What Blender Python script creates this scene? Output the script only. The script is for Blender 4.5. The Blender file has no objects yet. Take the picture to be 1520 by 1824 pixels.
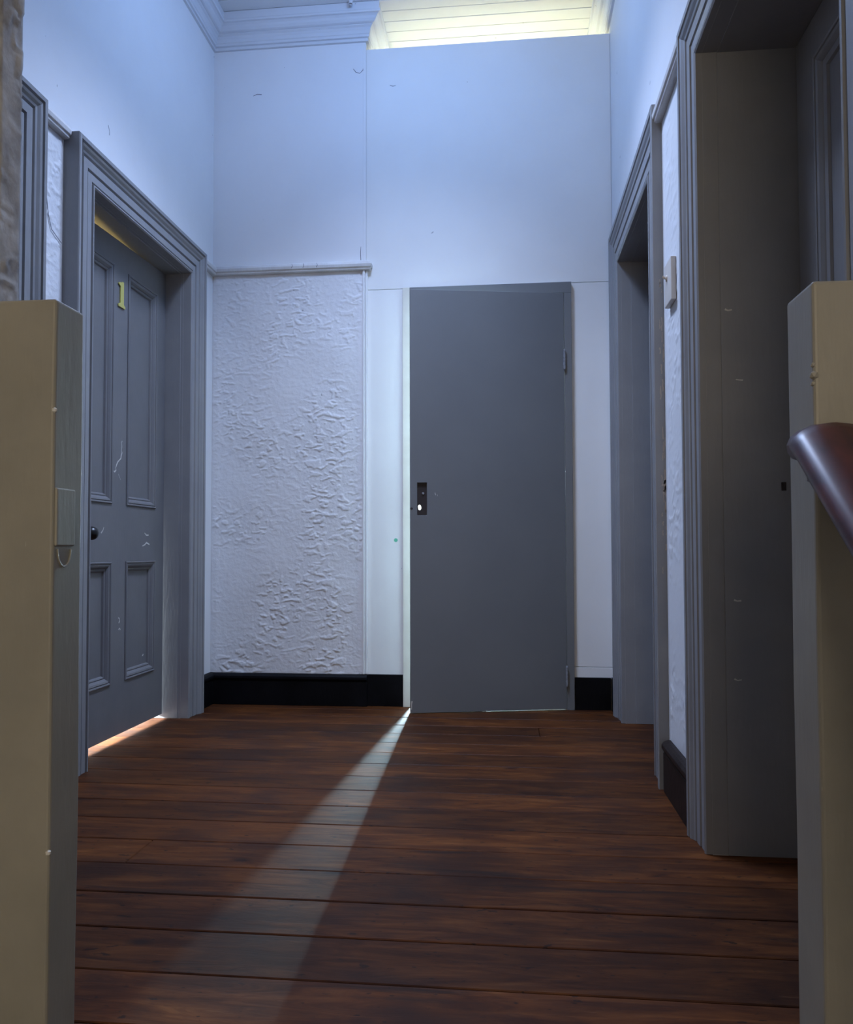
import bpy, bmesh, math, random
from mathutils import Vector, Matrix, noise
random.seed(7)
C = bpy.context.scene
COL = C.collection

# ------------------------------------------------------------------ camera
cam_d = bpy.data.cameras.new('camera')
cam = bpy.data.objects.new('camera', cam_d); COL.objects.link(cam)
F, YAW, PITCH, ROLL, PPY, H = 1426.2, math.radians(5.952852), math.radians(1.948595), math.radians(-0.138449), 930.43, 0.7812
cy, sy, cp, sp, cr, sr = math.cos(YAW), math.sin(YAW), math.cos(PITCH), math.sin(PITCH), math.cos(ROLL), math.sin(ROLL)
rt = Vector((cy, sy, 0)); fw = Vector((-sy, cy, 0)); up = Vector((0, 0, 1))
f2 = fw*cp + up*sp; u2 = up*cp - fw*sp
RR = rt*cr + u2*sr; UU = -rt*sr + u2*cr
M = Matrix((RR, UU, -f2)).transposed().to_4x4(); M.translation = (0, 0, H)
cam.matrix_world = M
cam_d.sensor_fit = 'VERTICAL'; cam_d.sensor_height = 24.0; cam_d.lens = F/1824*24
cam_d.shift_y = (PPY-912)/1824; cam_d.clip_start = 0.02
C.camera = cam

# ------------------------------------------------------------------ light
C.view_settings.view_transform = 'Standard'; C.view_settings.look = 'None'
C.view_settings.exposure = 0.08; C.view_settings.gamma = 1.0; C.view_settings.use_curve_mapping = False
w = bpy.data.worlds.new('world'); C.world = w; w.use_nodes = True
w.node_tree.nodes['Background'].inputs[0].default_value = (0.5, 0.55, 0.7, 1)
w.node_tree.nodes['Background'].inputs[1].default_value = 0.05

def light(name, kind, loc, power, color, target=None, **kw):
    d = bpy.data.lights.new(name, kind); d.energy = power; d.color = color
    for k, v in kw.items(): setattr(d, k, v)
    o = bpy.data.objects.new(name, d); COL.objects.link(o); o.location = loc
    if target is not None:
        o.rotation_euler = (Vector(target)-Vector(loc)).to_track_quat('-Z', 'Y').to_euler()
    return o
# cool hall light high up; area lamp added beside it fills the lower walls
light('hall_light', 'POINT', (-0.46, 3.0, 3.25), 22, (0.27, 0.49, 1.0), shadow_soft_size=0.13)
light('hall_down_fill', 'AREA', (-0.46, 2.78, 3.53), 33, (0.55, 0.68, 1.0), None, shape='RECTANGLE', size=0.36, size_y=0.8, spread=math.radians(96))
# warm dim light of the stairwell behind the camera
light('stair_light', 'AREA', (0.08, -2.25, 1.5), 29, (1.0, 0.84, 0.60), (-0.1, 1.1, 0.6), shape='RECTANGLE', size=1.0, size_y=1.4)
# tall daylit window at the far end of the passage behind the flush door
light('passage_window_light', 'AREA', (-0.45, 6.9, 1.45), 105, (0.60, 0.86, 1.0), (-0.45, 0, 0.95), shape='RECTANGLE', size=0.30, size_y=1.7, spread=math.radians(50))
light('passage_roof_light', 'AREA', (-0.485, 5.75, 3.50), 190, (0.60, 0.84, 1.0), (-0.485, 5.75, 0), shape='RECTANGLE', size=0.15, size_y=1.9, spread=math.radians(110))
light('passage_lamp', 'POINT', (-0.1, 4.9, 2.6), 5, (1.0, 0.50, 0.12), shadow_soft_size=0.12)
# daylit room behind the numbered door
light('room_window_light', 'AREA', (-3.7, 3.1, 0.78), 260, (0.8, 0.92, 1.0), (-1.6, 3.2, 0.0), shape='RECTANGLE', size=1.2, size_y=0.30, spread=math.radians(60))
light('room_lamp', 'POINT', (-2.7, 3.0, 1.65), 70, (1.0, 0.74, 0.22), shadow_soft_size=0.1)

# ------------------------------------------------------------------ materials
def new_mat(name):
    m = bpy.data.materials.new(name); m.use_nodes = True
    nt = m.node_tree; b = nt.nodes['Principled BSDF']
    return m, nt, b
def N(nt, t, **kw):
    n = nt.nodes.new(t)
    for k, v in kw.items():
        if k == 'inp':
            for a, c in v.items(): n.inputs[a].default_value = c
        else: setattr(n, k, v)
    return n
def ramp(nt, fac, stops):
    r = nt.nodes.new('ShaderNodeValToRGB'); e = r.color_ramp.elements
    while len(e) < len(stops): e.new(0.5)
    for el, (p, c) in zip(e, stops):
        el.position = p; el.color = (c, c, c, 1) if isinstance(c, (int, float)) else (*c, 1)
    nt.links.new(fac, r.inputs[0]); return r
def mix(nt, fac, a, b, mode='MIX'):
    m = nt.nodes.new('ShaderNodeMix'); m.data_type = 'RGBA'; m.blend_type = mode
    for s, v in ((0, fac), (6, a), (7, b)):
        if hasattr(v, 'links'): nt.links.new(v, m.inputs[s])
        elif s == 0: m.inputs[0].default_value = v
        else: m.inputs[s].default_value = (*v, 1)
    return m.outputs[2]
def paint(name, col, col2, rough=0.45, bump=0.15, chips=0.0, chipcol=(0.55, 0.52, 0.47), scale=6, spec=0.5, stretch=(1, 1, 0.25)):
    m, nt, b = new_mat(name)
    tc = N(nt, 'ShaderNodeNewGeometry').outputs['Position']
    mp = N(nt, 'ShaderNodeMapping'); mp.inputs['Scale'].default_value = stretch
    nt.links.new(tc, mp.inputs[0])
    n1 = N(nt, 'ShaderNodeTexNoise', inp={'Scale': scale, 'Detail': 6, 'Roughness': 0.6}); nt.links.new(tc, n1.inputs['Vector'])
    r1 = ramp(nt, n1.outputs[0], [(0.35, 0.0), (0.7, 1.0)])
    c = mix(nt, r1.outputs[0], col, col2)
    if chips:
        n2 = N(nt, 'ShaderNodeTexNoise', inp={'Scale': 38, 'Detail': 3, 'Roughness': 0.55}); nt.links.new(mp.outputs[0], n2.inputs['Vector'])
        r2 = ramp(nt, n2.outputs[0], [(0.80-chips, 0.0), (0.815-chips, 1.0)])
        c = mix(nt, r2.outputs[0], c, chipcol)
    nt.links.new(c, b.inputs['Base Color'])
    b.inputs['Roughness'].default_value = rough
    b.inputs['Specular IOR Level'].default_value = spec
    n3 = N(nt, 'ShaderNodeTexNoise', inp={'Scale': 90, 'Detail': 3}); nt.links.new(mp.outputs[0], n3.inputs['Vector'])
    bp = N(nt, 'ShaderNodeBump', inp={'Strength': bump, 'Distance': 0.003}); nt.links.new(n3.outputs[0], bp.inputs['Height'])
    nt.links.new(bp.outputs[0], b.inputs['Normal'])
    return m
GREY = paint('grey_gloss_paint', (0.235, 0.235, 0.245), (0.27, 0.268, 0.272), 0.42, 0.2, 0.03)
DOORP = paint('grey_door_paint', (0.155, 0.152, 0.158), (0.178, 0.173, 0.178), 0.5, 0.12, 0.015)
FLUSH = paint('flush_door_paint', (0.14, 0.148, 0.156), (0.156, 0.164, 0.17), 0.5, 0.08, 0.0, scale=3)
POST = paint('taupe_post_paint', (0.26, 0.245, 0.21), (0.31, 0.29, 0.245), 0.5, 0.2, 0.035, (0.7, 0.66, 0.58))
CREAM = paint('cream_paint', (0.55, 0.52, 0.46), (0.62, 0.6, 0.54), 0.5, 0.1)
BLACK = paint('black_skirting_paint', (0.003, 0.003, 0.004), (0.006, 0.006, 0.008), 0.5, 0.3, 0.02, (0.04, 0.03, 0.025), spec=0.08)
BROWNBLACK = paint('brown_black_skirting_paint', (0.016, 0.011, 0.010), (0.028, 0.02, 0.018), 0.45, 0.3, spec=0.12)
RAILP = paint('picture_rail_paint', (0.55, 0.53, 0.52), (0.68, 0.67, 0.66), 0.6, 0.5, 0.04, (0.3, 0.27, 0.25))
SWITCHP = paint('switch_plastic', (0.62, 0.56, 0.5), (0.7, 0.64, 0.57), 0.35, 0.02)
STONE = paint('rough_pier_plaster', (0.30, 0.28, 0.26), (0.60, 0.58, 0.55), 0.9, 0.5, 0.0, scale=16, stretch=(0.5, 0.5, 0.5))
BRASS, nt, b = new_mat('brass'); b.inputs['Base Color'].default_value = (0.62, 0.56, 0.16, 1); b.inputs['Metallic'].default_value = 0.25; b.inputs['Roughness'].default_value = 0.4
DARK, nt, b = new_mat('dark_lock_metal'); b.inputs['Base Color'].default_value = (0.02, 0.012, 0.012, 1); b.inputs['Roughness'].default_value = 0.6
KNOB, nt, b = new_mat('black_knob'); b.inputs['Base Color'].default_value = (0.012, 0.012, 0.013, 1); b.inputs['Roughness'].default_value = 0.3
CHIP, nt, b = new_mat('chipped_pale_undercoat'); b.inputs['Base Color'].default_value = (0.62, 0.6, 0.56, 1); b.inputs['Roughness'].default_value = 0.8
GREEN, nt, b = new_mat('green_paint_spot'); b.inputs['Base Color'].default_value = (0.12, 0.5, 0.33, 1); b.inputs['Roughness'].default_value = 0.7
WEB, nt, b = new_mat('grey_cobweb'); b.inputs['Base Color'].default_value = (0.13, 0.13, 0.15, 1); b.inputs['Roughness'].default_value = 1
METAL, nt, b = new_mat('painted_hinge'); b.inputs['Base Color'].default_value = (0.22, 0.23, 0.25, 1); b.inputs['Roughness'].default_value = 0.35

def plaster(name, rough_relief=False, col=(0.78, 0.78, 0.79)):
    m, nt, b = new_mat(name)
    pos = N(nt, 'ShaderNodeNewGeometry').outputs['Position']
    n1 = N(nt, 'ShaderNodeTexNoise', inp={'Scale': 1.8, 'Detail': 5, 'Roughness': 0.6}); nt.links.new(pos, n1.inputs['Vector'])
    r = ramp(nt, n1.outputs[0], [(0.3, 0.0), (0.75, 1.0)])
    c = mix(nt, r.outputs[0], col, tuple(x*0.93 for x in col))
    n4 = N(nt, 'ShaderNodeTexNoise', inp={'Scale': 27, 'Detail': 2, 'Roughness': 0.5}); nt.links.new(pos, n4.inputs['Vector'])
    r4 = ramp(nt, n4.outputs[0], [(0.775, 0.0), (0.79, 0.6)])
    c = mix(nt, r4.outputs[0], c, (0.22, 0.22, 0.24))
    nt.links.new(c, b.inputs['Base Color']); b.inputs['Roughness'].default_value = 0.62
    b.inputs['Specular IOR Level'].default_value = 0.3
    n2 = N(nt, 'ShaderNodeTexNoise', inp={'Scale': 40 if rough_relief else 14, 'Detail': 4, 'Roughness': 0.55}); nt.links.new(pos, n2.inputs['Vector'])
    bp = N(nt, 'ShaderNodeBump', inp={'Strength': 0.45 if rough_relief else 0.12, 'Distance': 0.006}); nt.links.new(n2.outputs[0], bp.inputs['Height'])
    nt.links.new(bp.outputs[0], b.inputs['Normal'])
    return m
WALL = plaster('white_wall_paint')
PASS = plaster('cream_bounce_paint', False, (0.72, 0.56, 0.31))  # unseen passage walls, tinted cream to warm the light they bounce
ROUGH = plaster('rough_white_plaster', True, (0.74, 0.74, 0.755))
CEIL = plaster('ceiling_paint', False, (0.74, 0.74, 0.74))
CORN = plaster('cornice_paint', False, (0.66, 0.67, 0.70))
BOARDP = plaster('partition_board_paint', False, (0.80, 0.80, 0.79))

def wood_floor():
    m, nt, b = new_mat('worn_stained_floorboards')
    pos = N(nt, 'ShaderNodeNewGeometry').outputs['Position']
    oi = N(nt, 'ShaderNodeObjectInfo')
    off = N(nt, 'ShaderNodeVectorMath', operation='MULTIPLY'); off.inputs[1].default_value = (9, 0, 5)
    cmb = N(nt, 'ShaderNodeCombineXYZ')
    for i in range(3): nt.links.new(oi.outputs['Random'], cmb.inputs[i])
    nt.links.new(cmb.outputs[0], off.inputs[0])
    add = N(nt, 'ShaderNodeVectorMath', operation='ADD'); nt.links.new(pos, add.inputs[0]); nt.links.new(off.outputs[0], add.inputs[1])
    def nz(sc, stretch, det=5, r=0.6, src=add.outputs[0], dist=0.0):
        mp = N(nt, 'ShaderNodeMapping'); mp.inputs['Scale'].default_value = stretch; nt.links.new(src, mp.inputs[0])
        n = N(nt, 'ShaderNodeTexNoise', inp={'Scale': sc, 'Detail': det, 'Roughness': r, 'Distortion': dist}); nt.links.new(mp.outputs[0], n.inputs['Vector'])
        return n.outputs[0]
    grain = nz(6, (0.7, 4.6, 1), 9, 0.66, dist=1.0)
    c = ramp(nt, grain, [(0.28, (0.030, 0.0075, 0.002)), (0.45, (0.078, 0.022, 0.0045)), (0.60, (0.130, 0.041, 0.009)), (0.78, (0.21, 0.078, 0.020))]).outputs[0]
    blotch = nz(2.4, (1.0, 1.8, 1), 5, 0.65, src=pos)
    rb = ramp(nt, blotch, [(0.36, 0.85), (0.50, 0.3), (0.6, 0.0)])
    c = mix(nt, rb.outputs[0], c, (0.030, 0.010, 0.005))
    streak = nz(3.2, (0.55, 6, 1), 4, 0.6)
    rs = ramp(nt, streak, [(0.62, 0.0), (0.72, 0.75)])
    c = mix(nt, rs.outputs[0], c, (0.016, 0.009, 0.007))
    kn = N(nt, 'ShaderNodeTexVoronoi', inp={'Scale': 3.4, 'Randomness': 1.0}); mpk = N(nt, 'ShaderNodeMapping'); mpk.inputs['Scale'].default_value = (0.8, 1.5, 1)
    nt.links.new(add.outputs[0], mpk.inputs[0]); nt.links.new(mpk.outputs[0], kn.inputs['Vector'])
    rk = ramp(nt, kn.outputs['Distance'], [(0.03, 0.85), (0.10, 0.0)])
    c = mix(nt, rk.outputs[0], c, (0.016, 0.006, 0.004))
    sc_ = nz(30, (1.0, 2.2, 1), 3, 0.5)
    rsp = ramp(nt, sc_, [(0.66, 0.0), (0.70, 0.8)])
    c = mix(nt, rsp.outputs[0], c, (0.014, 0.006, 0.004))
    pale = nz(22, (0.6, 9, 1), 3, 0.6, dist=0.6)
    rp = ramp(nt, pale, [(0.68, 0.0), (0.76, 0.35)])
    c = mix(nt, rp.outputs[0], c, (0.24, 0.11, 0.05))
    tone = N(nt, 'ShaderNodeMapRange', inp={'To Min': 0.6, 'To Max': 1.05}); nt.links.new(oi.outputs['Random'], tone.inputs[0])
    hsv = N(nt, 'ShaderNodeHueSaturation'); nt.links.new(c, hsv.inputs['Color']); nt.links.new(tone.outputs[0], hsv.inputs['Value'])
    nt.links.new(hsv.outputs[0], b.inputs['Base Color'])
    rr = N(nt, 'ShaderNodeMapRange', inp={'To Min': 0.42, 'To Max': 0.68}); nt.links.new(blotch, rr.inputs[0]); nt.links.new(rr.outputs[0], b.inputs['Roughness'])
    b.inputs['Specular IOR Level'].default_value = 0.13
    bp = N(nt, 'ShaderNodeBump', inp={'Strength': 0.3, 'Distance': 0.003}); nt.links.new(grain, bp.inputs['Height']); nt.links.new(bp.outputs[0], b.inputs['Normal'])
    return m
FLOOR = wood_floor()
def mahogany():
    m, nt, b = new_mat('polished_mahogany')
    pos = N(nt, 'ShaderNodeNewGeometry').outputs['Position']
    mp = N(nt, 'ShaderNodeMapping'); mp.inputs['Scale'].default_value = (14, 1.5, 14); nt.links.new(pos, mp.inputs[0])
    n = N(nt, 'ShaderNodeTexNoise', inp={'Scale': 4, 'Detail': 6}); nt.links.new(mp.outputs[0], n.inputs['Vector'])
    r = ramp(nt, n.outputs[0], [(0.3, (0.035, 0.007, 0.006)), (0.7, (0.085, 0.018, 0.014))])
    nt.links.new(r.outputs[0], b.inputs['Base Color']); b.inputs['Roughness'].default_value = 0.36
    b.inputs['Coat Weight'].default_value = 0.1; b.inputs['Coat Roughness'].default_value = 0.3
    return m
MAHOG = mahogany()

# ------------------------------------------------------------------ helpers
def tagp(o, label=None, cat=None, group=None, kind=None):
    for k, v in (('label', label), ('category', cat), ('group', group), ('kind', kind)):
        if v: o[k] = v
    return o
def link(name, bm, mat, parent=None, smooth=False, bevel=0.0, seg=2):
    bmesh.ops.recalc_face_normals(bm, faces=bm.faces)
    me = bpy.data.meshes.new(name); bm.to_mesh(me); bm.free()
    if mat: me.materials.append(mat)
    o = bpy.data.objects.new(name, me); COL.objects.link(o)
    if parent: o.parent = parent
    if smooth:
        for p in me.polygons: p.use_smooth = True
    if bevel:
        md = o.modifiers.new('bevel', 'BEVEL'); md.width = bevel; md.segments = seg; md.limit_method = 'ANGLE'
    return o
def empty(name, loc=(0, 0, 0), **kw):
    o = bpy.data.objects.new(name, None); COL.objects.link(o); o.location = loc
    return tagp(o, **kw)
def child_of_world(o, parent):        # geometry is in world coordinates, so cancel the empty's offset
    o.parent = parent
    o.matrix_parent_inverse = Matrix.Translation(parent.location).inverted()
    return o
def box(bm, a, b):
    v = [bm.verts.new((x, y, z)) for z in (a[2], b[2]) for x, y in ((a[0], a[1]), (b[0], a[1]), (b[0], b[1]), (a[0], b[1]))]
    for f in ((0, 3, 2, 1), (4, 5, 6, 7), (0, 1, 5, 4), (1, 2, 6, 5), (2, 3, 7, 6), (3, 0, 4, 7)):
        bm.faces.new([v[i] for i in f])
    return v
def boxes(*bs):
    bm = bmesh.new()
    for a, b in bs: box(bm, a, b)
    return bm
def sweep(path, B, prof, side=1, closed=False):
    """profile points (a,b): a along the in-plane normal of the path (times side), b along B; mitred."""
    bm = bmesh.new(); B = Vector(B); P = [Vector(p) for p in path]; n = len(P); rings = []
    for i in range(n):
        t0 = (P[i]-P[i-1]).normalized() if (i > 0 or closed) else None
        t1 = (P[(i+1) % n]-P[i]).normalized() if (i < n-1 or closed) else None
        t0 = t0 or t1; t1 = t1 or t0
        n0 = t0.cross(B)*side; n1 = t1.cross(B)*side
        m = (n0+n1).normalized(); m = m / max(0.2, m.dot(n0))
        rings.append([bm.verts.new(P[i]+m*a+B*b) for a, b in prof])
    k = len(prof)
    for i in range(n if closed else n-1):
        r0, r1 = rings[i], rings[(i+1) % n]
        for j in range(k): bm.faces.new((r0[j], r0[(j+1) % k], r1[(j+1) % k], r1[j]))
    if not closed:
        bm.faces.new(rings[0]); bm.faces.new(rings[-1][::-1])
    return bm
def prism(poly, axis, lo, hi):
    """poly of 2D points in the two remaining axes (cyclic order x,y,z minus axis)."""
    bm = bmesh.new()
    def P(a, b, c): return {0: (c, a, b), 1: (a, c, b), 2: (a, b, c)}[axis]
    v0 = [bm.verts.new(P(a, b, lo)) for a, b in poly]; v1 = [bm.verts.new(P(a, b, hi)) for a, b in poly]
    bm.faces.new(v0); bm.faces.new(v1[::-1])
    for i in range(len(poly)):
        j = (i+1) % len(poly); bm.faces.new((v0[i], v0[j], v1[j], v1[i]))
    return bm
def cyl(bm, p0, p1, r0, r1=None, n=20, caps=True):
    r1 = r0 if r1 is None else r1
    p0, p1 = Vector(p0), Vector(p1); d = (p1-p0).normalized()
    a = d.orthogonal().normalized(); c = d.cross(a)
    A = [bm.verts.new(p0+(a*math.cos(t)+c*math.sin(t))*r0) for t in [2*math.pi*i/n for i in range(n)]]
    Bv = [bm.verts.new(p1+(a*math.cos(t)+c*math.sin(t))*r1) for t in [2*math.pi*i/n for i in range(n)]]
    for i in range(n): bm.faces.new((A[i], A[(i+1) % n], Bv[(i+1) % n], Bv[i]))
    if caps: bm.faces.new(A[::-1]); bm.faces.new(Bv)
    return bm
def squiggle(pts, w, nrm, lift=0.0004):
    """thin chipped-paint streak following pts on a surface with normal nrm (0.4 mm thick)."""
    bm = bmesh.new(); P = [Vector(p) for p in pts]; nrm = Vector(nrm); L, R_ = [], []
    for i, p in enumerate(P):
        t = (P[min(i+1, len(P)-1)]-P[max(i-1, 0)]).normalized(); s = t.cross(nrm).normalized()*w*(0.35+0.65*random.random())/2
        L.append((bm.verts.new(p+s+nrm*lift), bm.verts.new(p+s-nrm*lift))); R_.append((bm.verts.new(p-s+nrm*lift), bm.verts.new(p-s-nrm*lift)))
    for i in range(len(P)-1):
        bm.faces.new((L[i][0], L[i+1][0], R_[i+1][0], R_[i][0])); bm.faces.new((L[i][1], R_[i][1], R_[i+1][1], L[i+1][1]))
        bm.faces.new((L[i][0], L[i][1], L[i+1][1], L[i+1][0])); bm.faces.new((R_[i][0], R_[i+1][0], R_[i+1][1], R_[i][1]))
    bm.faces.new((L[0][0], R_[0][0], R_[0][1], L[0][1])); bm.faces.new((L[-1][0], L[-1][1], R_[-1][1], R_[-1][0]))
    return bm

XL, XR, YB = -1.532, 0.512, 3.988
ZC, ZH, ZP = 3.556, 2.093, 3.360           # ceiling, door heads, partition top
# openings: (y0, y1)
D1 = (2.725, 3.615); D2 = (1.36, 2.255); D4 = (2.87, 3.69); D5 = (1.228, 2.14)
YS = -2.4                                    # stairwell end

# ------------------------------------------------------------------ walls
def wall_with_doors(name, x0, x1, yend, doors, zb=-2.2):
    bs = []; y = YS
    for a, c in sorted(doors):
        bs.append(((x0, y, zb), (x1, a, ZC))); bs.append(((x0, a, ZH), (x1, c, ZC))); bs.append(((x0, a, zb), (x1, c, -0.03))); y = c
    bs.append(((x0, y, zb), (x1, yend, ZC)))
    return tagp(link(name, boxes(*bs), WALL), kind='structure')
wall_left = wall_with_doors('wall_left', XL-0.16, XL, YB, [D1, D2])
wall_right = wall_with_doors('wall_right', XR, XR+0.34, 7.1, [D4, D5])
wall_stair = tagp(link('wall_stairwell', boxes(((XL-0.16, YS-0.12, -2.2), (XR+0.34, YS, ZC))), WALL), kind='structure')

def rough_grid(name, origin, U, V, nu, nv, nrm, amp, mat, parent, seed, thick=0.006, edge=0.03):
    """hand-trowelled plaster coat: a displaced grid with real relief and closed edges."""
    bm = bmesh.new(); o = Vector(origin); U = Vector(U); V = Vector(V); nrm = Vector(nrm); g = []
    lu, lv = U.length, V.length
    for j in range(nv+1):
        row = []
        for i in range(nu+1):
            u, v = i/nu*lu, j/nv*lv
            q = Vector((u*25+seed, v*50, seed*1.7))
            q += Vector((noise.noise(q*0.7), noise.noise(q*0.7+Vector((9, 2, 4))), 0))*0.9
            a = noise.noise(q)+0.5*noise.noise(q*2.1)+0.3*noise.noise(q*4.3)
            dab = max(0.0, min(1.0, (a-0.12)/0.20)); dab = dab*dab*(3-2*dab)       # trowel dabs with steep broken edges
            msk = max(0.12, min(1.0, 0.60+1.7*noise.noise(Vector((u*4.1+seed, v*2.9, 3)))))
            fine = noise.noise(Vector((u*75, v*105, seed)))*0.30
            h = (dab*0.62+fine*0.4)*amp*msk + noise.noise(Vector((u*5, v*5, seed)))*amp*0.7
            e = min(u, lu-u, v, lv-v)
            h = (thick+h)*min(1.0, (e/edge)**0.5) if e < edge else thick+h
            row.append(bm.verts.new(o+U*(i/nu)+V*(j/nv)+nrm*max(0.0004, h)))
        g.append(row)
    for j in range(nv):
        for i in range(nu): bm.faces.new((g[j][i], g[j][i+1], g[j+1][i+1], g[j+1][i]))
    return link(name, bm, mat, parent, smooth=True)

# back wall: masonry nib with rough dado + boarded partition
wall_back = tagp(link('wall_back', boxes(((XL-0.16, YB, -0.02), (-0.724, YB+0.30, ZC)), ((-0.738, YB-0.0012, 2.255), (-0.722, YB+0.001, 3.39))), WALL, bevel=0.002), kind='structure')
p = rough_grid('rough_plaster_coat', (XL, YB, 0.13), (0.80, 0, 0), (0, 0, 2.08), 200, 520, (0, -1, 0), 0.0046, ROUGH, wall_back, 3.0)
p = rough_grid('rough_plaster_coat', (XL, 2.396, 0.0), (0, 0.185, 0), (0, 0, 2.21), 46, 420, (1, 0, 0), 0.006, ROUGH, wall_left, 11.0, thick=0.004)
p = rough_grid('rough_plaster_coat', (XR, 2.67, 0.16), (0, -0.36, 0), (0, 0, 2.04), 60, 300, (-1, 0, 0), 0.003, WALL, wall_right, 21.0, thick=0.002)
tagp(link('wall_passage', boxes(((-0.86, YB+0.30, 0), (-0.724, 7.1, ZC)), ((-0.86, 7.0, 0), (-0.62, 7.1, ZC)), ((-0.29, 7.0, 0), (XR, 7.1, ZC)), ((-0.62, 7.0, 0), (-0.29, 7.1, 0.5)), ((-0.62, 7.0, 2.5), (-0.29, 7.1, ZC))), PASS), kind='structure')

tagp(link('wall_room_beyond', boxes(((XL-2.5, 2.0, 0), (XL-2.4, 4.3, ZC)), ((XL-2.4, 4.2, 0), (XL-0.161, 4.3, ZC)), ((XL-2.4, 2.0, 0), (XL-0.161, 2.1, ZC)), ((XL-2.5, 2.0, ZC), (XL-0.161, 4.3, ZC+0.1))), WALL), kind='structure')

# partition in boards, a hairline joint between them
YP = 3.994
part = empty('wall_partition', (-0.1, YP, 0), kind='structure')
def pb(n, bs, m=BOARDP): return child_of_world(link(n, boxes(*bs), m, bevel=0.0012), part)
pb('partition_board', [((-0.7225, YP, 2.1075), (XR-0.001, YP+0.055, ZP))])
pb('partition_board', [((-0.7225, YP, 0.0), (-0.534, YP+0.055, 2.105))])
pb('partition_board', [((0.3095, YP, 0.207), (XR-0.001, YP+0.055, 2.105))])
pb('partition_board', [((0.3095, YP-0.002, 0.0), (XR-0.001, YP+0.055, 0.2045))])
child_of_world(link('paint_spot', cyl(bmesh.new(), (-0.572, YP-0.0006, 0.829), (-0.572, YP+0.001, 0.829), 0.010, n=9), GREEN), part)['label'] = 'small green paint spot'

# ------------------------------------------------------------------ ceiling
ceil = tagp(link('ceiling', boxes(((XL-0.16, YS-0.12, ZC+0.012), (XR+0.34, 7.1, ZC+0.12))), CEIL), kind='structure')
bw = 0.0835; y = 3.994 - bw*7; k = 0
while y < 4.9:
    link('ceiling_board', boxes(((XL, y+0.0016, ZC+0.0005*(k % 2)), (XR, y+bw-0.0016, ZC+0.013))), CEIL, ceil, bevel=0.0022); y += bw; k += 1
link('ceiling_board', boxes(((XL, YS, ZC), (XR, 3.994-bw*7, ZC+0.013))), CEIL, ceil)['kind'] = 'stuff'

# ------------------------------------------------------------------ cornice
cp_ = [(0, 3.395), (0.012, 3.396), (0.013, 3.406), (0.008, 3.409), (0.009, 3.413), (0.017, 3.416), (0.018, 3.428), (0.021, 3.431), (0.024, 3.446), (0.030, 3.458), (0.039, 3.465),
       (0.039, 3.468), (0.046, 3.470), (0.052, 3.473), (0.060, 3.482), (0.066, 3.492), (0.075, 3.499), (0.084, 3.501), (0.086, 3.508), (0.084, 3.515), (0.080, 3.516), (0.080, 3.5555), (0, 3.5555)]
tagp(link('trim_1', sweep([(XL, YS, 0), (XL, YB, 0), (-0.722, YB, 0), (-0.722, 6.99, 0)], (0, 0, 1), cp_, 1), CORN), kind='structure')
tagp(link('trim_2', sweep([(XR, 6.99, 0), (XR, YS, 0)], (0, 0, 1), cp_, 1), CORN), kind='structure')

# ------------------------------------------------------------------ picture rail
pr_ = [(0, 2.203), (0.020, 2.203), (0.024, 2.207), (0.024, 2.214), (0.030, 2.218), (0.032, 2.232), (0.026, 2.246), (0.010, 2.253), (0, 2.255)]
tagp(link('trim_3', sweep([(XL, 3.743, 0), (XL, YB, 0), (-0.722, YB, 0), (-0.722, YB+0.005, 0)], (0, 0, 1), pr_, 1), RAILP, bevel=0.0012), kind='structure')
tagp(link('trim_4', sweep([(XL, 2.397, 0), (XL, 2.582, 0)], (0, 0, 1), pr_, 1), RAILP, bevel=0.0012), kind='structure')
tagp(link('trim_5', sweep([(XR, 2.70, 0), (XR, 2.275, 0)], (0, 0, 1), pr_, 1), RAILP, bevel=0.0012), kind='structure')
# corner bead beside the partition
tagp(link('trim_6', boxes(((-0.739, YB-0.016, 0.158), (-0.727, YB-0.001, 2.203)), ((-0.7255, YB-0.010, 0.158), (-0.714, YB+0.005, 2.203))), WALL, bevel=0.003), kind='structure')

# ------------------------------------------------------------------ baseboards
bb = [(0, 0), (0.027, 0), (0.027, 0.118), (0.024, 0.121), (0.027, 0.125), (0.033, 0.134), (0.032, 0.145), (0.024, 0.153), (0.014, 0.157), (0, 0.158)]
tagp(link('baseboard_back', sweep([(XL, 3.745, 0), (XL, YB, 0), (-0.714, YB, 0)], (0, 0, 1), bb, 1), BLACK, bevel=0.0015), kind='structure')
tagp(link('baseboard_partition_left', boxes(((-0.7135, YP-0.014, 0), (-0.5345, YP-0.0005, 0.157))), BLACK, bevel=0.001), kind='structure')
tagp(link('baseboard_partition_right', boxes(((0.3105, YP-0.016, 0), (0.484, YP-0.0025, 0.156))), BLACK, bevel=0.001), kind='structure')
tagp(link('baseboard_right', sweep([(XR, 2.672, 0), (XR, 2.285, 0)], (0, 0, 1), [(a*0.9, z*1.05) for a, z in bb], 1), BROWNBLACK, bevel=0.0015), kind='structure')
tagp(link('baseboard_right_corner', boxes(((0.4865, 3.876, 0), (XR-0.0005, YP-0.003, 0.157))), BLACK, bevel=0.001), kind='structure')

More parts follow.
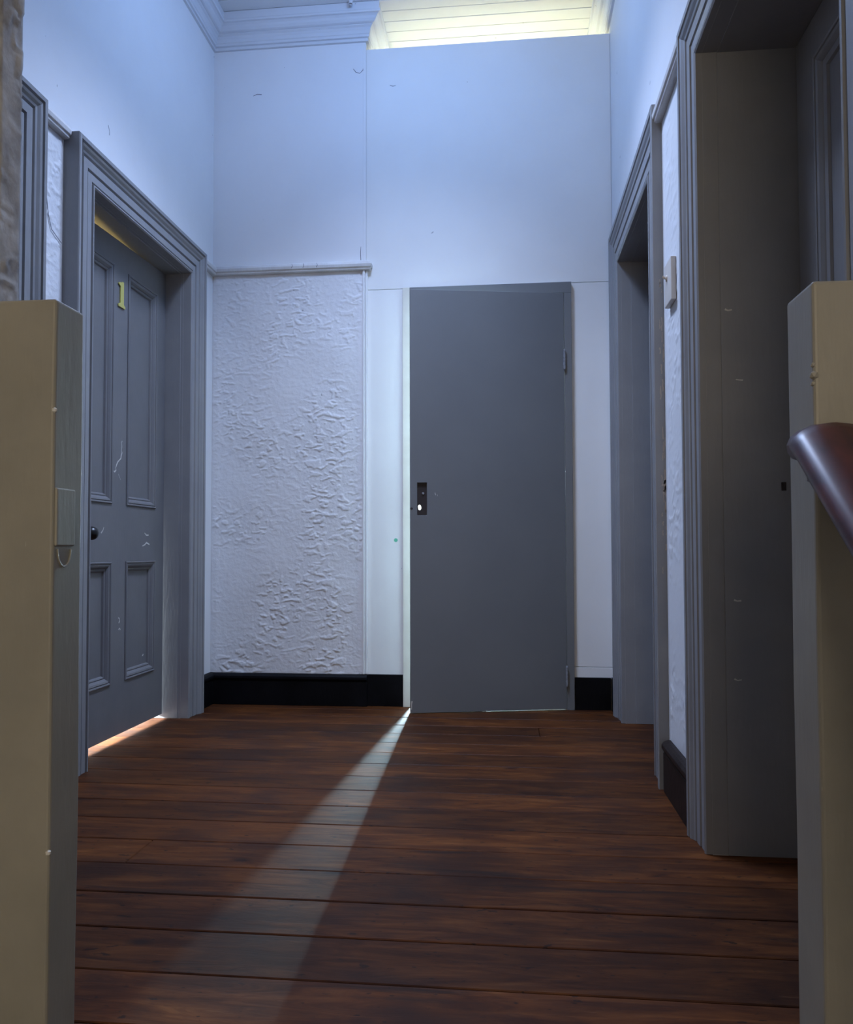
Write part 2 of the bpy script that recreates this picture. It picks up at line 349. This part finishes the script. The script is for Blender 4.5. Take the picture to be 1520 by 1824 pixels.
# ------------------------------------------------------------------ floor of boards
floor = empty('floor', (-0.5, 2.4, 0), kind='structure')
sub = child_of_world(link('subfloor', boxes(((XL-2.4, 0.98, -0.05), (XR+0.34, 7.1, -0.024))), DARK), floor)
J = 1.453; PW = 0.163
def board(x0, x1, y0, y1):
    dz = random.uniform(-0.0012, 0.0)
    bm = bmesh.new(); v = box(bm, (x0+0.0008, y0+0.0020, -0.022), (x1-0.0008, y1-0.0020, dz))
    for q in v[4:]: q.co.z += random.uniform(-0.0006, 0.0006)
    child_of_world(link('floorboard', bm, FLOOR, bevel=0.002, seg=1), floor)
rows = []
y = J-PW*2
while y < 6.9: rows.append((y, y+PW)); y += PW
child_of_world(link('floorboard', boxes(((XL-0.16, 1.0, -0.03), (XR+0.3, rows[0][0]-0.0013, 0.0))), FLOOR, bevel=0.008), floor)
for i, (a, c) in enumerate(rows):
    if a > 4.3: board(-0.72, XR, a, c); continue
    x0 = XL-2.2 if (c > 2.5) else XL-0.16
    cuts = []
    if i == 5: cuts = [-0.965]
    elif i == 14: cuts = [0.12]
    xs = [x0] + cuts + [XR+0.33]
    for q in range(len(xs)-1): board(xs[q], xs[q+1], a, c)

# flight of steps going down behind the landing edge
st = empty('staircase', (-0.15, 0.9, -0.2), kind='structure')
for i in range(9):
    z = -0.185*(i+1); y1 = 1.0-0.25*i
    child_of_world(link('stair_tread', boxes(((XL, y1-0.27, z-0.03), (XR, y1, z))), FLOOR, bevel=0.008), st)
    child_of_world(link('stair_riser', boxes(((XL, y1-0.015, z), (XR, y1-0.002, z+0.155))), POST), st)
tagp(link('floor_stair_foot', boxes(((XL, YS, -2.2), (XR, 1.0, -1.98))), FLOOR), kind='structure')

# ------------------------------------------------------------------ architraves
def arch_prof(W, s, base):
    pts = [(0, 0), (0, .017), (.005, .021), (.010, .020), (.0125, .0115), (.016, .0115), (.019, .0175), (.045, .0175), (.047, .0115), (.0505, .0115), (.054, .0205), (.082, .0215), (.084, .0155), (.0875, .016),
           (.092, .0235), (.099, .0255), (.107, .0315), (.114, .0345), (.116, .0255), (.1205, .0255), (.124, .036), (.137, .037), (.140, .034), (.140, 0)]
    k = W/0.14
    return [(a*k, b_*s + (base if b_ > 0 else 0)) for a, b_ in pts]
def casing(name, parent, x, sgn, y0, y1, W, s, outer, near=True, z0=0.0):
    # path runs around the opening; profile grows outward from the opening
    path = [(x, y0, z0), (x, y0, ZH), (x, y1, ZH), (x, y1, z0)]
    bm = sweep(path, (sgn, 0, 0), arch_prof(W, s, outer), 1)
    cen = sum(v.co.y for v in bm.verts if v.co.z < z0+0.01 and v.co.y < (y0+y1)/2)/max(1, sum(1 for v in bm.verts if v.co.z < z0+0.01 and v.co.y < (y0+y1)/2))
    if cen > y0: bm.free(); bm = sweep(path, (sgn, 0, 0), arch_prof(W, s, outer), -1)
    return child_of_world(link(name, bm, GREY), parent)

def lining(parent, xa, xb, y0, y1, step, sgn, th=0.012):
    """timber lining of the reveal, from the hall face xa into the wall to xb, with a stepped stop line."""
    lo, hi = min(xa, xb), max(xa, xb)
    a, c = min(step, xb), max(step, xb)
    bm = boxes(((lo, y0, 0), (hi, y0+0.001, ZH)), ((lo, y1-0.001, 0), (hi, y1, ZH)), ((lo, y0, ZH-0.001), (hi, y1, ZH)),
               ((a, y0+0.001, 0), (c, y0+0.005, ZH-0.001)), ((a, y1-0.005, 0), (c, y1-0.001, ZH-0.001)), ((a, y0+0.005, ZH-0.005), (c, y1-0.005, ZH-0.001)))
    return child_of_world(link('jamb', bm, GREY, bevel=0.001), parent)

def panel_leaf(name, parent, xf, sgn, y0, y1, z0, z1, panels, mat, slope=0.0, th=0.04, mw=0.042):
    """panelled leaf lying in a plane of constant x, face at xf looking along sgn."""
    ys = sorted({y0, y1, *[p[0] for p in panels], *[p[1] for p in panels]}); zs = sorted({z0, z1, *[p[2] for p in panels], *[p[3] for p in panels]})
    inside = lambda yc, zc: any(p[0] < yc < p[1] and p[2] < zc < p[3] for p in panels)
    bm = bmesh.new(); cache = {}
    def V(x, y, z):
        k = (round(x, 5), round(y, 5), round(z, 5))
        if k not in cache:
            zz = z + (slope*(y1-y)/(y1-y0) if z > z1-1e-5 else 0)
            cache[k] = bm.verts.new((x, y, zz))
        return cache[k]
    xb = xf - sgn*th
    ny, nz_ = len(ys)-1, len(zs)-1
    solid = lambda i, j: 0 <= i < ny and 0 <= j < nz_ and not inside((ys[i]+ys[i+1])/2, (zs[j]+zs[j+1])/2)
    for i in range(ny):
        for j in range(nz_):
            if not solid(i, j): continue
            for x in (xf, xb): bm.faces.new((V(x, ys[i], zs[j]), V(x, ys[i+1], zs[j]), V(x, ys[i+1], zs[j+1]), V(x, ys[i], zs[j+1])))
            for di, dj, (p0, p1) in ((-1, 0, ((i, j), (i, j+1))), (1, 0, ((i+1, j), (i+1, j+1))), (0, -1, ((i, j), (i+1, j))), (0, 1, ((i, j+1), (i+1, j+1)))):
                if not solid(i+di, j+dj):
                    bm.faces.new((V(xf, ys[p0[0]], zs[p0[1]]), V(xf, ys[p1[0]], zs[p1[1]]), V(xb, ys[p1[0]], zs[p1[1]]), V(xb, ys[p0[0]], zs[p0[1]])))
    leaf = child_of_world(link(name, bm, mat, bevel=0.0008, seg=1), parent)
    for p in panels:
        xr = xf - sgn*0.017
        link('panel', boxes(((min(xr, xr-sgn*0.012), p[0], p[2]), (max(xr, xr-sgn*0.012), p[1], p[3]))), mat, leaf)
        prof = [(0.0005, -0.016), (0.0005, 0.003), (0.004, 0.006), (0.009, 0.0045), (0.010, 0.001), (0.014, 0.0035), (0.021, 0.001), (0.028, -0.006), (0.030, -0.009), (0.034, -0.0075), (mw-0.003, -0.010), (mw, -0.0165)]
        path = [(xf, p[0], p[2]), (xf, p[1], p[2]), (xf, p[1], p[3]), (xf, p[0], p[3])]
        bm = sweep(path, (sgn, 0, 0), prof, 1, True)
        if max(v.co.y for v in bm.verts) > p[1]+0.001: bm.free(); bm = sweep(path, (sgn, 0, 0), prof, -1, True)
        link('panel_moulding', bm, mat, leaf)
    return leaf

# ---- door_1: numbered four-panel door, left
d1 = empty('door_1', (XL, 3.17, 0), kind='structure')
casing('architrave', d1, XL, 1, D1[0], D1[1], 0.14, 1.15, 0.018)
lining(d1, XL, XL-0.16, D1[0], D1[1], XL-0.012, 1)
X1 = -1.617
pl = [(2.835, 3.112, 0.235, 0.735), (3.235, 3.515, 0.235, 0.735), (2.835, 3.112, 0.97, 1.962), (3.235, 3.515, 0.97, 1.962)]
leaf1 = panel_leaf('leaf', d1, X1, 1, 2.733, 3.606, 0.020, 2.086, pl, DOORP, slope=-0.024)
leaf1['label'] = 'grey four-panel leaf with a brass number 1'
# serif numeral 1
def W1(y, z): return (y, z)
yc = 3.172; z0n, z1n = 1.797, 1.908
num = [(-.031, 0), (.031, 0), (.031, .010), (.022, .013), (.017, .018), (.017, .111), (.004, .111), (-.004, .106), (-.026, .101), (-.030, .094), (-.022, .090), (-.013, .088), (-.013, .018), (-.020, .013), (-.031, .010)]
link('number', prism([(yc+a*0.92, z0n+b_) for a, b_ in num], 0, X1+0.0002, X1+0.006), BRASS, leaf1, bevel=0.0012)['label'] = 'brass number 1'
bm = bmesh.new()
cyl(bm, (X1, 2.876, 0.846), (X1+0.006, 2.876, 0.846), 0.026, 0.024, 24); cyl(bm, (X1+0.006, 2.876, 0.846), (X1+0.03, 2.876, 0.846), 0.009, 0.009, 16)
kb = bmesh.ops.create_uvsphere(bm, u_segments=24, v_segments=14, radius=0.026, matrix=Matrix.Translation((X1+0.045, 2.876, 0.846)))
link('knob', bm, KNOB, leaf1, smooth=True)
def scr(pts, wd, parent, x, nrm=(1, 0, 0), name='scratch'):
    return link(name, squiggle([(x, a, c) for a, c in pts], wd, nrm), CHIP, parent)
scr([(3.196, 1.240), (3.190, 1.232), (3.193, 1.215), (3.189, 1.200), (3.195, 1.190), (3.188, 1.178), (3.186, 1.165), (3.175, 1.158), (3.160, 1.148), (3.150, 1.135), (3.143, 1.122), (3.146, 1.112), (3.134, 1.104), (3.128, 1.107)], 0.007, leaf1, X1)
scr([(3.166, 1.098), (3.178, 1.085), (3.185, 1.075)], 0.0025, leaf1, X1)
for pts in ([(3.178, .502), (3.188, .498), (3.190, .486), (3.182, .480)], [(3.180, .452), (3.190, .458), (3.196, .450)], [(3.03, .850), (3.045, .862), (3.052, .874)], [(3.41, .858), (3.43, .848), (3.45, .849)], [(3.39, .800), (3.415, .806), (3.43, .815), (3.46, .807)], [(3.40, .315), (3.41, .322)]):
    scr(pts, 0.007, leaf1, X1)
scr([(3.62, 1.12), (3.621, 1.10)], 0.004, leaf1, X1+0.001)

# ---- door_2: near doorway on the left, mostly hidden
d2 = empty('door_2', (XL, 1.8, 0), kind='structure')
casing('architrave', d2, XL, 1, D2[0], D2[1], 0.14, 1.15, 0.018)
lining(d2, XL, XL-0.16, D2[0], D2[1], XL-0.012, 1)
pl2 = [(a-1.36, c-1.36, z, zz) for a, c, z, zz in pl]
panel_leaf('leaf', d2, X1, 1, 1.367, 2.248, 0.01, 2.085, pl2, DOORP)

# ---- door_4 / door_5: deep doorways on the right
d4 = empty('door_4', (XR, 3.28, 0), kind='structure')
casing('architrave', d4, XR, -1, D4[0], D4[1], 0.175, 0.95, 0.0)
lining(d4, XR, XR+0.33, D4[0], D4[1], 0.556, -1)
pl4 = [(D4[0]+.13, D4[0]+.36, .24, .74), (D4[0]+.46, D4[0]+.69, .24, .74), (D4[0]+.13, D4[0]+.36, .97, 1.96), (D4[0]+.46, D4[0]+.69, .97, 1.96)]
panel_leaf('leaf', d4, 0.748, -1, D4[0]+.008, D4[1]-.008, 0.006, 2.084, pl4, DOORP)
d5 = empty('door_5', (XR, 1.68, 0), kind='structure')
casing('architrave', d5, XR, -1, D5[0], D5[1], 0.142, 0.95, 0.0)
lining(d5, XR, XR+0.33, D5[0], D5[1], 0.550, -1)
pl5 = [(D5[0]+.13, D5[0]+.40, .24, .74), (2.14-.13-.27, 2.14-.13, .24, .74), (D5[0]+.13, D5[0]+.40, .97, 1.985), (2.14-.13-.27, 2.14-.13, .97, 1.985)]
panel_leaf('leaf', d5, 0.748, -1, D5[0]+.008, D5[1]-.010, 0.006, 2.086, pl5, GREY, mw=0.05)
child_of_world(link('strike_hole', boxes(((0.694, 2.1335, 0.93), (0.706, 2.1365, 0.952))), DARK, bevel=0.001), d5)
for (x, z, a) in ((0.560, 1.405, .3), (0.572, 0.65, .25), (0.570, 0.448, .3), (0.585, 1.22, .1)):
    child_of_world(link('paint_chip', squiggle([(x, 2.1348, z), (x+.008, 2.1348, z-a*.012), (x+.018, 2.1348, z-.002)], 0.005, (0, -1, 0)), CHIP), d5)

PEEL, nt, b = new_mat('bare_peeled_timber'); b.inputs['Base Color'].default_value = (0.42, 0.36, 0.31, 1); b.inputs['Roughness'].default_value = 0.85
for k in range(34):
    z = random.choice((random.uniform(1.30, 1.70), random.uniform(1.30, 1.70), random.uniform(0.9, 1.3), random.uniform(0.7, 1.0))); x = random.uniform(0.497, 0.5115); l = random.uniform(0.012, 0.05)
    child_of_world(link('paint_chip', squiggle([(x+random.uniform(-.0015, .0015), 2.6947, z+l*q/4) for q in range(5)], random.uniform(0.003, 0.008), (0, -1, 0)), PEEL), d4)
# ---- door_3: flush door ajar in the partition
d3 = empty('door_3', (-0.1, YP, 0), kind='structure')
fy0, fy1 = 3.968, 4.075
bm = boxes(((0.2725, fy0, 0), (0.3085, fy1, 2.0495)), ((-0.4972, fy0, 2.050), (0.3085, fy1, 2.104)))
child_of_world(link('gap_blocker', boxes(((0.2610, 4.012, 0), (0.2724, fy1, 2.0495))), CREAM, bevel=0.001), d3)  # unseen cream strip added to dim the light through the hinge gap
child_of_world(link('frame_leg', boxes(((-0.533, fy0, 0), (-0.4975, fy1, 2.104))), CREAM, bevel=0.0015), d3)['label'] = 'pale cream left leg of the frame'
child_of_world(link('frame', bm, FLUSH, bevel=0.0015), d3)
hx = Vector((0.2712, 3.966, 0)); ex = Vector((-0.475, 3.811, 0)); du = (ex-hx).normalized(); dn = Vector((-du.y, du.x, 0))
if dn.y > 0: dn = -dn            # face normal towards the hall
Lw = (ex-hx).length
def LP(s, z, d): return hx + du*s + Vector((0, 0, z)) - dn*d
zb = lambda s: 0.0055-0.0035*(s/Lw)
zt = lambda s: 2.0465-0.003*(s/Lw)
hs0, hs1, hz0, hz1 = 0.682, 0.729, 0.946, 1.103
bm = bmesh.new(); ss = [-0.0001, hs0, hs1, Lw]; zi = [None, hz0, hz1, None]; c_ = {}
def LV(i, j, d):
    k = (i, j, d)
    if k not in c_:
        s = ss[i]; z = zb(s) if j == 0 else zt(s) if j == 3 else zi[j]
        c_[k] = bm.verts.new(LP(s, z, d))
    return c_[k]
for i in range(3):
    for j in range(3):
        if (i, j) == (1, 1): continue
        for d in (0, 0.038): bm.faces.new((LV(i, j, d), LV(i+1, j, d), LV(i+1, j+1, d), LV(i, j+1, d)))
for (a, c) in [((i, 0), (i+1, 0)) for i in range(3)]+[((i, 3), (i+1, 3)) for i in range(3)]+[((0, j), (0, j+1)) for j in range(3)]+[((3, j), (3, j+1)) for j in range(3)]+[((1, 1), (2, 1)), ((1, 2), (2, 2)), ((1, 1), (1, 2)), ((2, 1), (2, 2))]:
    bm.faces.new((LV(*a, 0), LV(*c, 0), LV(*c, 0.038), LV(*a, 0.038)))
leaf3 = child_of_world(link('leaf', bm, FLUSH, bevel=0.0015), d3); leaf3['label'] = 'flush grey leaf standing ajar'
# lock mortice plate with a through hole
bm = bmesh.new(); n = 24; cs, cz, rs_, rz_ = 0.7155, 0.985, 0.0085, 0.0135; fr, bk = [], []
for d, fl in ((0.010, 'o'), (0.010, 'i'), (0.0375, 'i'), (0.0375, 'o')):
    ring = []
    for k in range(n):
        t = 2*math.pi*k/n; a, c = math.cos(t), math.sin(t)
        if fl == 'i': s, z = cs+rs_*a, cz+rz_*c
        else:
            m_ = 1/max(abs(a), abs(c)); sm, zm = (hs0+hs1)/2, (hz0+hz1)/2
            s, z = sm+(hs1-hs0)/2*0.995*max(-1, min(1, a*m_)), zm+(hz1-hz0)/2*0.998*max(-1, min(1, c*m_))
        ring.append(bm.verts.new(LP(s, z, d)))
    fr.append(ring)
for q in range(3):
    for k in range(n): bm.faces.new((fr[q][k], fr[q][(k+1) % n], fr[q+1][(k+1) % n], fr[q+1][k]))
link('lock_body', bm, DARK, leaf3)['label'] = 'dark lock body exposed in its cut-out, keyhole lit through'
bm = bmesh.new(); cyl(bm, LP(0.7, 1.052, 0.009), LP(0.7, 1.052, 0.006), 0.006, 0.005, 14)
link('spindle_socket', bm, METAL, leaf3)
bm = bmesh.new(); cyl(bm, LP(Lw-0.006, 0.978, 0.004), LP(Lw-0.006, 0.978, -0.001), 0.0075, 0.006, 7)
link('dent', bm, DARK, leaf3)
for zc in (1.712, 0.163):
    bm = bmesh.new(); c0 = Vector((0.2719, 3.9585, 0))
    for q in range(5):
        cyl(bm, c0+Vector((0, 0, zc-0.045+q*0.0182)), c0+Vector((0, 0, zc-0.045+q*0.0182+0.0172)), 0.0062, n=14)
    cyl(bm, c0+Vector((0, 0, zc+0.046)), c0+Vector((0, 0, zc+0.053)), 0.0062, 0.003, 14); cyl(bm, c0+Vector((0, 0, zc-0.052)), c0+Vector((0, 0, zc-0.0455)), 0.003, 0.0062, 14)
    link('hinge', bm, METAL, leaf3, bevel=0.0005)
for s, z, l in ((0.64, 1.043, .012), (0.63, 1.038, .008)):
    link('scratch', squiggle([LP(s, z, 0), LP(s+.003, z+l, 0)], 0.003, dn), CHIP, leaf3)
link('paint_chip', squiggle([LP(Lw-.004, .02, 0), LP(Lw-.004, .045, 0), LP(Lw-.006, .06, 0)], 0.008, dn), CREAM, leaf3)

# ------------------------------------------------------------------ rough pier at far left
pier = tagp(link('wall_pier', boxes(((XL+0.002, 1.27, -0.02), (-0.872, 1.335, ZC-0.002))), STONE), kind='structure')
rough_grid('rough_plaster_coat', (-1.20, 1.27, 0.0), (0.328, 0, 0), (0, 0, ZC-0.005), 70, 600, (0, -1, 0), 0.0045, STONE, pier, 5.0, thick=0.008)
rough_grid('rough_plaster_coat', (-0.872, 1.266, 0.0), (0, 0.066, 0), (0, 0, ZC-0.005), 14, 600, (1, 0, 0), 0.005, STONE, pier, 31.0, thick=0.004, edge=0.004)

# ------------------------------------------------------------------ newel posts
def newel(x0, x1, y0, y1, zt_, label, side):
    o = empty('newel_post', ((x0+x1)/2, (y0+y1)/2, -0.30), label=label, cat='post')
    bm = bmesh.new(); segs = 26; rows_ = []
    for k in range(segs+1):
        z = -0.30 + (zt_+0.30)*k/segs
        j = lambda s: noise.noise(Vector((z*3.1, s, side)))*0.0016
        rows_.append([bm.verts.new((x0+j(1), y0+j(2), z)), bm.verts.new((x1+j(3), y0+j(4), z)), bm.verts.new((x1+j(5), y1+j(6), z)), bm.verts.new((x0+j(7), y1+j(8), z))])
    for k in range(segs):
        for q in range(4): bm.faces.new((rows_[k][q], rows_[k][(q+1) % 4], rows_[k+1][(q+1) % 4], rows_[k+1][q]))
    bm.faces.new(rows_[0][::-1]); bm.faces.new(rows_[-1])
    sh = child_of_world(link('shaft', bm, POST, smooth=False, bevel=0.005, seg=3), o)
    return o, sh
nl, nls = newel(-0.785, -0.672, 1.12, 1.20, 1.158, 'square taupe newel post at the left edge, painted-over block on its inner side', 1.3)
child_of_world(link('cover_block', boxes(((-0.674, 1.1235, 0.788), (-0.6685, 1.174, 0.8745))), POST, bevel=0.002), nl)
bm = bmesh.new()
for k in range(17):
    t0 = math.pi+math.pi*k/17; t1 = math.pi+math.pi*(k+1)/17
    a = Vector((-0.6715, 1.149+math.cos(t0)*0.018, 0.783+math.sin(t0)*0.026)); c = Vector((-0.6715, 1.149+math.cos(t1)*0.018, 0.783+math.sin(t1)*0.026)); cyl(bm, a, c, 0.0016, n=6)
child_of_world(link('round_dent_rim', bm, POST), nl)
for y_, z_ in ((1.122, 0.990), (1.121, .34)):
    bm = bmesh.new(); bmesh.ops.create_icosphere(bm, subdivisions=1, radius=0.0045, matrix=Matrix.Translation((-0.6735, y_, z_)))
    child_of_world(link('paint_chip', bm, CHIP), nl)
nr, nrs = newel(0.368, 0.481, 1.01, 1.10, 1.108, 'square taupe newel post at the right edge, mahogany handrail meeting its front', 4.7)
for y_, z_, r_ in ((1.012, 0.992, .006), (1.013, 1.005, .004), (1.014, 0.982, .004)):
    bm = bmesh.new(); bmesh.ops.create_icosphere(bm, subdivisions=1, radius=r_, matrix=Matrix.Translation((0.3695, y_, z_)))
    child_of_world(link('dent', bm, POST), nr)

# ------------------------------------------------------------------ handrail
hp = [(-.030, .862), (-.030, .874), (-.036, .879), (-.036, .886), (-.047, .890), (-.052, .897), (-.053, .906), (-.049, .915), (-.040, .923), (-.024, .930), (0, .933)]
hp = hp + [(-a, z) for a, z in hp[-2::-1]]
bm = bmesh.new(); xc = 0.386; rings = []
def ring(y, z, tilt=1.0): rings.append([bm.verts.new((xc+a, y, q+z)) for a, q in hp])
ring(1.004, 0.0); ring(0.990, -0.002)
ring(0.975, -0.010)
for k in range(1, 14): ring(0.975-k*0.12, -0.010-k*0.12*0.758)
for r0, r1 in zip(rings[:-1], rings[1:]):
    for k in range(len(hp)): bm.faces.new((r0[k], r0[(k+1) % len(hp)], r1[(k+1) % len(hp)], r1[k]))
bm.faces.new(rings[0]); bm.faces.new(rings[-1][::-1])
hr = link('handrail', bm, MAHOG, smooth=True); tagp(hr, 'dark polished mahogany handrail sloping down from the right newel post', 'handrail')

# ------------------------------------------------------------------ light switch
sw = empty('light_switch', (XR-0.004, 2.53, 1.61), label='old beige surface light switch on the right wall between the two doorways', cat='light switch')
child_of_world(link('switch_plate', boxes(((0.493, 2.478, 1.542), (0.509, 2.582, 1.676))), SWITCHP, bevel=0.003), sw)
bm = bmesh.new(); cyl(bm, (0.493, 2.545, 1.628), (0.4895, 2.545, 1.628), 0.010, 0.009, 18); cyl(bm, (0.490, 2.545, 1.628), (0.480, 2.545, 1.634), 0.0035, 0.0045, 12)
child_of_world(link('toggle', bm, SWITCHP), sw)

# ------------------------------------------------------------------ tube stub at the cornice
bm = bmesh.new(); n = 20; x_, y_ = -0.779, 3.865
cyl(bm, (x_, y_, 3.5165), (x_, y_, 3.5555), 0.0105, n=n, caps=False); cyl(bm, (x_, y_, 3.5165), (x_, y_, 3.5555), 0.0082, n=n, caps=False)
bm.verts.ensure_lookup_table()
for k in range(n): bm.faces.new((bm.verts[k], bm.verts[(k+1) % n], bm.verts[2*n+(k+1) % n], bm.verts[2*n+k]))
tb = empty('conduit_stub', (x_, y_, 3.5555), label='short white tube stub hanging from the ceiling beside the cornice', cat='pipe')
child_of_world(link('tube', bm, CORN, smooth=True), tb)
bm = bmesh.new(); cyl(bm, (x_, y_, 3.53), (x_, y_, 3.545), 0.008, n=n); child_of_world(link('dark_bore', bm, DARK), tb)  # dark disc standing for the shade inside the open tube
bm = bmesh.new(); cyl(bm, (x_, y_, 3.5505), (x_, y_, 3.5555), 0.017, n=n); child_of_world(link('flange', bm, CORN), tb)

# ------------------------------------------------------------------ cobweb threads and marks on the walls
def web(pts, parent, nrm): return link('cobweb_thread', squiggle(pts, 0.0035, nrm, 0.0006), WEB, parent)
web([(-0.79, YB, 3.26), (-0.775, YB, 3.24), (-0.755, YB, 3.235), (-0.74, YB, 3.25), (-0.735, YB, 3.265)], wall_back, (0, -1, 0))
web([(-1.32, YB, 3.15), (-1.30, YB, 3.158), (-1.275, YB, 3.155)], wall_back, (0, -1, 0))
web([(-0.75, YB, 2.33), (-0.752, YB, 2.30), (-0.75, YB, 2.26)], wall_back, (0, -1, 0))
for x_ in (-1.105, -1.045, -0.975): web([(x_, YB-.030, 2.222), (x_+.006, YB-.034, 2.232), (x_+.003, YB-.032, 2.243)], wall_back, (0, -1, 0))
child_of_world(link('wall_mark', squiggle([(-0.60, YP, 3.165), (-0.585, YP, 3.16), (-0.57, YP, 3.162)], 0.004, (0, -1, 0), 0.0006), WEB), part)
web([(XL+.006, 2.47, 2.0), (XL+.006, 2.478, 1.96), (XL+.006, 2.49, 1.90), (XL+.006, 2.51, 1.86), (XL+.006, 2.57, 1.835)], wall_left, (1, 0, 0))
web([(XL, 2.89, 2.42), (XL, 2.90, 2.40), (XL, 2.90, 2.385)], wall_left, (1, 0, 0))
